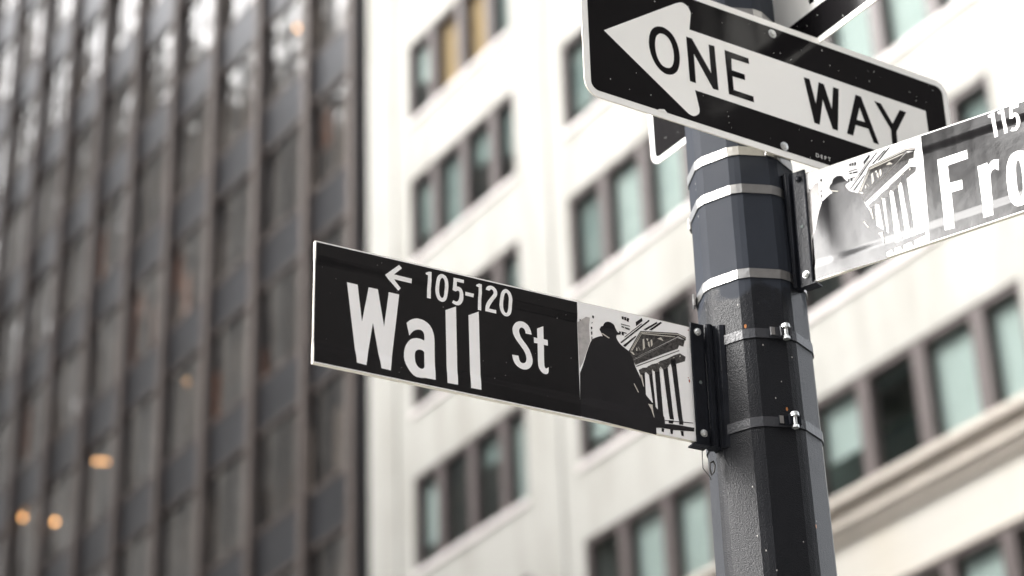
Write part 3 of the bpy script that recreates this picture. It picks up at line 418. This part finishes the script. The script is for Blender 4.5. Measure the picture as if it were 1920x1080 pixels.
def zof(ypx):   # height on the pole's near face that the camera sees on this image row of the photograph
    lo, hi = 2.0, 6.5
    nx, ny = math.sin(rad(186.6)), math.cos(rad(186.6))
    for _ in range(40):
        m = (lo+hi)/2; P = Vector((PX + nx*R(m), PY + ny*R(m), m - CAMZ)); y = 540 - 4388.4*P.dot(uu)/P.dot(fw)
        if y > ypx: lo = m
        else: hi = m
    return lo
def strap(z, m, hw=.0095, off=.0014, tilt=0):
    ring0 = pole_ring(R(z)+off); ring1 = pole_ring(R(z)+off+.0011); b = MB(); n = 24; vs = []
    for rg, zz in ((ring0, -hw), (ring1, -hw), (ring1, hw), (ring0, hw)): vs += [(x, y, z-.12+zz + tilt*x) for x, y in rg]
    b.add(vs, [(j*n+k, j*n+(k+1) % n, ((j+1) % 4)*n+(k+1) % n, ((j+1) % 4)*n+k) for j in range(4) for k in range(n)])
    return b.build('strap', m, pole, smooth=False)
def on_pole(theta, z, off=0.):     # theta: degrees to the right of the line towards the camera
    a = rad(186.6 - theta); return Vector((math.sin(a)*(R(z)+off), math.cos(a)*(R(z)+off), z-.12)), Vector((math.sin(a), math.cos(a), 0))
zA, zB, zC, zD, zE, zF = [zof(v) for v in (283, 353.5, 512, 624.5, 790.5, 22)]
st = {}
for k, z, m in (('A', zA, M_steel), ('B', zB, M_steel), ('C', zC, M_steel), ('D', zD, M_strapblack), ('E', zE, M_strapblack), ('F', zF, M_steel)):
    st[k] = strap(z, m)
for k, z, w, th in (('A', zA, M_steel, 34), ('C', zC, M_steel, -86), ('B', zB, M_steel, -104)):
    p, nrm = on_pole(th, z, .003); t = Vector((-nrm.y, nrm.x, 0)); b = MB()
    c = [p + t*sx*.010 + Vector((0, 0, sz*.012)) + nrm*sn for sx in (-1, 1) for sz in (-1, 1) for sn in (0, .005)]
    b.add(c, [(0,1,3,2), (4,6,7,5), (0,4,5,1), (2,3,7,6), (0,2,6,4), (1,5,7,3)]); b.build('buckle', M_steel, st[k], bev=.001)
for k, z in (('D', zD), ('E', zE)):
    p, nrm = on_pole(27, z, .003); t = Vector((nrm.y, -nrm.x, 0)); t = t if t.x > 0 else -t; up = Vector((0, 0, 1)); b = MB()
    def slab(cx, w, h, d0, d1, bb):
        c = [p + t*(cx+sx*w) + up*sz*h + nrm*sn for sx in (-1, 1) for sz in (-1, 1) for sn in (d0, d1)]
        bb.add(c, [(0,1,3,2), (4,6,7,5), (0,4,5,1), (2,3,7,6), (0,2,6,4), (1,5,7,3)])
    slab(-.006, .016, .0088, -.001, .0035, b); slab(.014, .003, .0105, .0035, .012, b); slab(-.002, .003, .0105, .0035, .010, b); b.build('clamp_buckle', M_strapblack if k == 'D' else M_bpaint, st[k], bev=.0008)
    b = MB(); q = p + t*.006 + nrm*.0085; b.cyl(q - up*.012, up, .0040, .022, 12); b.cyl(q + up*.006, up, .0086, .007, 18, .0080); b.dome(q + up*.013, up, .0080, .003, 18, 3); b.cyl(q - up*.016, up, .0068, .005, 6); b.build('clamp_bolt', M_zinc, st[k], smooth=True)
    b = MB(); slab(-.018, .004, .0075, .0034, .0039, b); b.build('bare_metal_patch', M_steel, st[k])
    for xx in (-.034 if k == 'D' else -.05,):
        pass
# ground-level setting (below the frame, seen only in reflections)
def slab_obj(name, m, pts, z0, z1, kind='structure', lab=None):
    b = MB(); b.prism(pts, z0, z1); return tag(b.build(name, m), None, None, None, kind)
DU = Vector((math.sin(rad(147.06)), math.cos(rad(147.06)), 0)); DV = Vector((math.sin(rad(57.06)), math.cos(rad(57.06)), 0))
def uv(u, v): w = DU*u + DV*v; return (w.x, w.y)
b = MB(); b.add([(-900, -900, -.02), (900, -900, -.02), (900, 900, -.02), (-900, 900, -.02)], [(0, 1, 2, 3)]); tag(b.build('ground', M_conc), kind='structure')
b = MB(); b.prism([uv(-300, 4.5), uv(300, 4.5), uv(300, 19), uv(-300, 19)], -.01, .0); b.prism([uv(-14, -300), uv(-5, -300), uv(-5, 4.49), uv(-14, 4.49)], -.01, .0); tag(b.build('road', M_asph), kind='structure')
b = MB(); b.prism([uv(-4.9, -200), uv(3.9, -200), uv(3.9, 4.4), uv(-4.9, 4.4)], 0, .12); b.prism([uv(-300, 19.1), uv(300, 19.1), uv(300, 23.7), uv(-300, 23.7)], 0, .12); tag(b.build('pavement', M_conc), kind='structure')
b = MB()
for i in range(9): b.prism([uv(-13.5, 0), uv(-5.5, 0), uv(-5.5, 0), uv(-13.5, 0)][:0] or [uv(-13.3+i*.9, 1.2), uv(-12.9+i*.9, 1.2), uv(-12.9+i*.9, 3.8), uv(-13.3+i*.9, 3.8)], .004, .006)
tag(b.build('road_marking', M_paint), kind='structure')

# ------------------------------------------------------------------ the white office building across the street
D = 23.85; UL = -43.1
def fac_matrix(u, dist): P = DU*u + DV*dist; return frame_matrix((P.x, P.y, 0), DU, DV, (0, 0, 1))
office = empty('office_building', fac_matrix(UL, D), 'white stone office building with rows of green tinted windows behind the signs', 'building')
def ZR(z): return z + CAMZ
TOP = ZR(32.06 + 3.8*3 + 1.6)
groups = [(-41.07, -36.48, [-39.95, -38.65, -37.38]), (-34.58, -22.47, [-33.32 + 1.403*k for k in range(8)])]
rows = list(range(-3, 5))
def zt(k): return ZR(32.06 - 3.8*k)
HWIN = 2.2
w = MB(); ux = lambda u: u - UL
ZC = ZR(14.80)
DEP = 14
# piers (full height) and spandrels, butted
piers = [(-43.1, -41.07), (-36.48, -34.58), (-22.47, -16)]
for a, c in piers: w.box(ux(a), ux(c), 0, DEP, ZC, TOP)
for a, c, _ in groups:
    prev = TOP
    for k in rows:
        w.box(ux(a), ux(c), 0, .42, zt(k), prev); prev = zt(k) - HWIN
    if prev > ZC: w.box(ux(a), ux(c), 0, .42, ZC, prev)
    w.box(ux(a), ux(c), 3.2, 3.3, ZC, TOP)
w.box(ux(-43.1), ux(-16), .0, DEP, TOP, TOP+.8)
w.build('wall', M_stone, office)
w = MB()
for a, c in ((-42.35, -41.75), (-35.75, -35.2), (-21.6, -20.9)): w.box(ux(a), ux(c), -.05, -.002, ZC+.1, TOP-.2)
w.build('pilaster', M_stone, office)
w = MB()
z5 = ZR(13.12); piers5 = [(-43.1, -41.6), (-36.5, -34.6), (-22.2, -16)]
w.box(0, ux(-16), .05, .6, z5, ZR(14.14)); 
for a, c in piers5: w.box(ux(a), ux(c), .05, .6, 0, z5)
for zz in (ZR(13.12)-2.6, ):
    for a, c in ((-41.6, -36.5), (-34.6, -22.2)): w.box(ux(a), ux(c), .05, .6, 5.2, zz)
w.box(0, ux(-16), .6, .7, 0, ZC)
w.build('lower_wall', M_beige, office)
w = MB(); w.box(-.1, ux(-16), -.34, .4, ZR(14.64), ZR(14.80)-.003); w.box(-.1, ux(-16), -.22, .4, ZR(14.56), ZR(14.637)); w.box(-.1, ux(-16), -.12, .4, ZR(14.42), ZR(14.557)); w.box(-.1, ux(-16), -.2, .4, ZR(14.30), ZR(14.417)); w.box(-.1, ux(-16), -.07, .4, ZR(14.143), ZR(14.297))
w.box(-.1, ux(-16), -.02, .048, ZR(13.10), ZR(13.19))
w.build('cornice', M_mould, office, bev=.03)

rnd = random.Random(11)
# how the blinds of each pane hang: fraction drawn, by row and group (from the photograph)
blind_plan = {
 (0, 0): ['b.5', 'o', 'o', 'g.9'], (1, 0): ['g.7', 'g1', 'g.4', 'g.6'], (2, 0): ['d', 'g.5', 'd', 'g.6'], (3, 0): ['b.75', 'd', 'g.3', 'b1'], (4, 0): ['d', 'g.5', 'b.4', 'd'],
 (1, 1): ['g.8', 'd', 'b.9', 'b.9', 'b.9', 'b.8', 'b1', 'b1', 'b1'], (2, 1): ['g.8', 'b.9', 'b1', 'b.9', 'b.8', 'b1', 'b1', 'b1', 'b1'], (3, 1): ['b.8', 'b1', 'd', 'b.9', 'b.9', 'd', 'd', 'g.9', 'g.9'],
 (4, 1): ['d', 'b.85', 'b.9', 'b.9', 'b.9', 'b.5', 'd', 'b.93', 'b.95'], (0, 1): ['b.9']*9,
 (5, 0): ['d']*4, (5, 1): ['d', 'b.6', 'd', 'b.5', 'd', 'b.4', 'd', 'b.5', 'd']}
for k in rows + [5]:
    for gi, (a, c, ms) in enumerate(groups):
        if k == 5:
            if gi == 0: continue
            t = z5; hgt = 2.6; a, c = -34.6, -22.2; ms = [-33.5+1.24*i for i in range(9)][:8]; ms = [-33.2, -31.85, -30.5, -29.1, -27.7, -26.3, -24.84, -23.5]
        else: t = zt(k); hgt = HWIN
        bot = t - hgt; y0 = .03
        f = MB(); FM = .15
        f.box(ux(a)+.002, ux(c)-.002, y0, y0+.2, t-.11, t-.002); f.box(ux(a)+.002, ux(c)-.002, y0, y0+.2, bot+.002, bot+.06)
        edges = [a] + ms + [c]
        f.box(ux(a)+.002, ux(a)+.12, y0, y0+.2, bot+.06, t-.11); f.box(ux(c)-.10, ux(c)-.002, y0, y0+.2, bot+.06, t-.11)
        for m_ in ms: f.box(ux(m_)-FM, ux(m_)+FM, y0-.02, y0+.2, bot+.06, t-.11)
        win = f.build('window', M_frame, office)
        if k != 5 and k != 4:
            s_ = MB(); s_.box(ux(a)-.06, ux(c)+.06, -.05, -.002, bot-.16, bot+.004); s_.build('sill', M_sill, win, bev=.012)
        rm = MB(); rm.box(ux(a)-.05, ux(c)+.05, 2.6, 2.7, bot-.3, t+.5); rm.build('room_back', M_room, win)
        plan = blind_plan.get((k, gi), None)
        for i in range(len(edges)-1):
            x0 = ux(edges[i]) + (.12 if i == 0 else FM); x1 = ux(edges[i+1]) - (.10 if i == len(edges)-2 else FM)
            g = MB(); g.quad((x0, y0+.11, bot+.06), (x1, y0+.11, bot+.06), (x1, y0+.11, t-.11), (x0, y0+.11, t-.11)); g.build('pane', M_glass, win)
            code = plan[i] if plan else rnd.choice(['d', 'b.9', 'b.7', 'g.5'])
            if code != 'd':
                fr_ = float(code[1:]) if len(code) > 1 else 1.
                mm = {'b': M_blind, 'g': M_blind2, 'o': M_orange}[code[0]]
                bl = MB(); zb = t-.1-(hgt-.18)*fr_
                if code[0] == 'o': x1b = x0 + (x1-x0)*.75
                else: x1b = x1+.1
                nst = 8
                bl.box(x0-.1, x1b, y0+.24, y0+.26, zb, t+.05)
                bl.build('blind', mm, win)

# ------------------------------------------------------------------ the dark tower to the left
DT = 24.3; UR = -44.25
tower = empty('office_tower', fac_matrix(UR, DT), 'dark bronze glass office tower with tall vertical fins, on the left', 'building')
FL = 4.25; z_sp = [ZR(35.43 - FL*k) for k in range(-9, 9)]       # top of each spandrel
UE = -88.; ZT = max(z_sp) + .0
w = MB()
w.box(UE-UR, 0, 3.4, 4, 0, ZT); w.box(-.45, 0, .0, 3.4, 0, ZT); w.box(.0, 1.1, 2.2, 12, 0, ZT-4)
w.box(UE-UR, -.46, .25, 3.4, ZT-.4, ZT)
w.build('wall', M_spand, tower)
fins = [-47.15 - 2.975*i for i in range(-0, 14)]
sp = MB()
for z in z_sp:
    if z - 1.5 < 0: continue
    sp.box(UE-UR, -.46, .07, .42, z-1.5, z-.02)
    
sp.build('spandrel', M_spand, tower)
for z in z_sp[:]:
    pass
tr = MB()
for z in z_sp:
    if z-1.5 > 0: tr.box(UE-UR, -.46, .045, .068, z-.09, z); tr.box(UE-UR, -.46, .045, .068, z-1.56, z-1.48)
tr.build('floor_trim', M_fin, tower)
for u in fins + [-44.62]:
    f = MB(); wd = .13; f.box(u-UR-wd, u-UR+wd, -.15, .06, 2, ZT); f.build('fin', M_fin, tower, bev=.02)
    
rnd = random.Random(23)
bays = [(-47.15, -44.8)] + [(fins[i+1], fins[i]) for i in range(len(fins)-1)]
rest = MB()
def vis(u, z):
    P = DU*u + DV*DT + Vector((0, 0, z-CAMZ)); x = 960 + 4388.4*P.dot(rr)/P.dot(fw); y = 540 - 4388.4*P.dot(uu)/P.dot(fw); return x, y
lamps = {}
special = {}
for bi, (ua, ub) in enumerate(bays):
    for zi, z in enumerate(z_sp):
        zt_ = z-1.5; zb_ = z - FL       # window lies below the spandrel
        zb_ = z - FL + .0
        if zb_ < 1: continue
        xm, ym = vis((ua+ub)/2, (zt_+zb_)/2)
        x0, x1 = ua-UR+.13, ub-UR-.13
        if not (-110 < xm < 800 and -330 < ym < 1400):
            rest.quad((x0, .14, zb_), (x1, .14, zb_), (x1, .14, zt_), (x0, .14, zt_)); continue
        f = MB(); n = 2; mid = (x0+x1)/2
        for xx in (x0+.04, mid, x1-.04): f.box(xx-.025, xx+.025, .09, .16, zb_, zt_)
        f.box(x0, x1, .09, .16, zb_+.0, zb_+.05)
        win = f.build('window', M_spand, tower)
        for (pa, pb) in ((x0+.05, mid-.025), (mid+.025, x1-.05)):
            g = MB(); tz = rnd.uniform(-.02, .02); ty = rnd.uniform(-.025, .025)
            g.quad((pa, .13-tz-ty, zb_+.08), (pb, .13+tz-ty, zb_+.08), (pb, .13+tz+ty, zt_), (pa, .13-tz+ty, zt_)); g.build('pane', M_tglass, win)
            q = rnd.random(); hh = zt_-zb_
            if q < .34:
                bl = MB(); bl.box(pa-.02, pb+.02, .5, .52, zt_-hh*rnd.uniform(.35, 1), zt_); bl.build('blind', M_tblind, win)
            elif q < .62:
                bl = MB(); nn2 = rnd.choice([1, 1, 2]); 
                for _ in range(nn2):
                    c0 = rnd.uniform(pa, pb-.35); bl.box(c0, c0+rnd.uniform(.12, .38), .55, .6, zb_, zb_+hh*rnd.uniform(.6, 1))
                bl.build('curtain', M_curtain if rnd.random() < .85 else M_rustcur, win)
tag(rest.build('window', M_tglass, tower), kind='stuff')
# ceiling lamps glowing inside, and orange curtains, placed by floor and bay
def at_px(x, y, depth):
    v = fw + rr*((x-960)/4388.4) - uu*((y-540)/4388.4); t = (DT+depth)/v.dot(DV); P = v*t
    return P.dot(DU)-UR, P.z + CAMZ
for x, y, s_ in ((43, 970, 1), (103, 978, 1), (180, 865, .6), (190, 866, .5), (199, 866, .6), (206, 741, .5), (557, 53, .7), (268, 722, .35), (284, 705, .3), (350, 716, .35)):
    lx, lz = at_px(x, y, .22); b = MB(); r_ = .062*s_; b.dome((lx, .22, lz), (0, 0, -1), r_, r_, 12, 4); b.cyl((lx, .22, lz), (0, 0, 1), r_*.7, .04, 12); b.build('ceiling_light', M_lamp, tower, smooth=True)
for x, y, wd, ht in ((52, 800, .5, 2.3), (262, 540, .8, 2.2), (248, 640, .4, 1.6), (335, 480, .7, 2.4), (350, 560, .5, 1.6), (493, 690, .3, 1.0), (612, 210, .45, 2.2)):
    lx, lz = at_px(x, y, .42); b = MB(); b.box(lx-wd/2, lx+wd/2, .42, .46, lz-ht/2, lz+ht/2); b.build('curtain', M_rustcur, tower)

# ------------------------------------------------------------------ buildings around the camera's street corner (unseen; reflected in glass and paint, some added to block light)
def grid_fn(wx, wz, px, pz, gcol):
    def fn(m, n, l, b, tc):
        base = tuple(b.inputs['Base Color'].default_value)
        sx = n.new('ShaderNodeSeparateXYZ'); l.new(tc.outputs['Object'], sx.inputs[0])
        ad = n.new('ShaderNodeMath'); ad.operation = 'ADD'; l.new(sx.outputs[0], ad.inputs[0]); l.new(sx.outputs[1], ad.inputs[1])
        def cell(sock, per, wdt):
            md = n.new('ShaderNodeMath'); md.operation = 'PINGPONG'; md.inputs[1].default_value = per/2; l.new(sock, md.inputs[0])
            lt = n.new('ShaderNodeMath'); lt.operation = 'LESS_THAN'; lt.inputs[1].default_value = wdt/2; l.new(md.outputs[0], lt.inputs[0]); return lt.outputs[0]
        mu = n.new('ShaderNodeMath'); mu.operation = 'MULTIPLY'; l.new(cell(ad.outputs[0], px, wx), mu.inputs[0]); l.new(cell(sx.outputs[2], pz, wz), mu.inputs[1])
        mx = n.new('ShaderNodeMix'); mx.data_type = 'RGBA'; mx.inputs[6].default_value = base; mx.inputs[7].default_value = (*gcol, 1); l.new(mu.outputs[0], mx.inputs[0]); l.new(mx.outputs[2], b.inputs['Base Color'])
        rg = n.new('ShaderNodeMapRange'); rg.inputs['To Min'].default_value = .8; rg.inputs['To Max'].default_value = .15; l.new(mu.outputs[0], rg.inputs['Value']); l.new(rg.outputs[0], b.inputs['Roughness'])
    return fn
def block(u0_, u1_, v0_, v1_, h, m, label):
    P = DU*u0_ + DV*v0_; root = empty('office_block', frame_matrix((P.x, P.y, 0), DU, DV, (0, 0, 1)), label, 'building')
    b = MB(); b.box(0, u1_-u0_, 0, v1_-v0_, 0, h); b.box(-.25, u1_-u0_+.25, -.25, v1_-v0_+.25, h+.003, h+1.2); b.build('wall', m, root)
    b = MB(); b.box(3, u1_-u0_-3, 3, v1_-v0_-3, h+1.203, h+5); b.build('roof', m, root); return root
M_dk = mat('brown_brick_facade', (.15, .14, .135), .8, fn=grid_fn(1.5, 2.0, 3.2, 3.6, (.01, .012, .015)))
M_dk2 = mat('dark_brick_facade', (.07, .055, .05), .8, fn=grid_fn(1.5, 2.0, 3.2, 3.6, (.01, .012, .015)))
M_lt = mat('pale_brick_facade', (.42, .39, .36), .8, fn=grid_fn(1.5, 2.1, 3.0, 3.7, (.02, .022, .025)))
M_md = mat('grey_stone_facade', (.24, .225, .21), .8, fn=grid_fn(1.7, 2.2, 3.4, 3.9, (.02, .022, .025)))
block(14, 40, -60, 18.5, 16.5, M_dk, 'tan brick block on the corner behind the photographer')
block(46, 95, -30, 70, 56, M_dk2, 'unseen dark brick block added to darken reflections in the near ONE WAY sign')  # added out of view to hide low sky from the ONE WAY face
block(-12.5, 60, -150, -112, 88, M_dk2, 'unseen dark brick tower added to cut the sky glare on the Front sign')  # unseen tower, put in to darken what the Front lettering reflects
block(-71, -33, -30, -1.5, 34, M_md, 'unseen grey stone block added opposite the white office building to shade it')  # unseen block, placed to keep some sun and sky off the facade
block(-132, -72, -45, -1.5, 74, M_lt, 'pale brick block facing the dark tower across the street')
block(-215, -137, -45, -1.5, 100, M_md, 'grey stone block farther along the street from the dark tower')
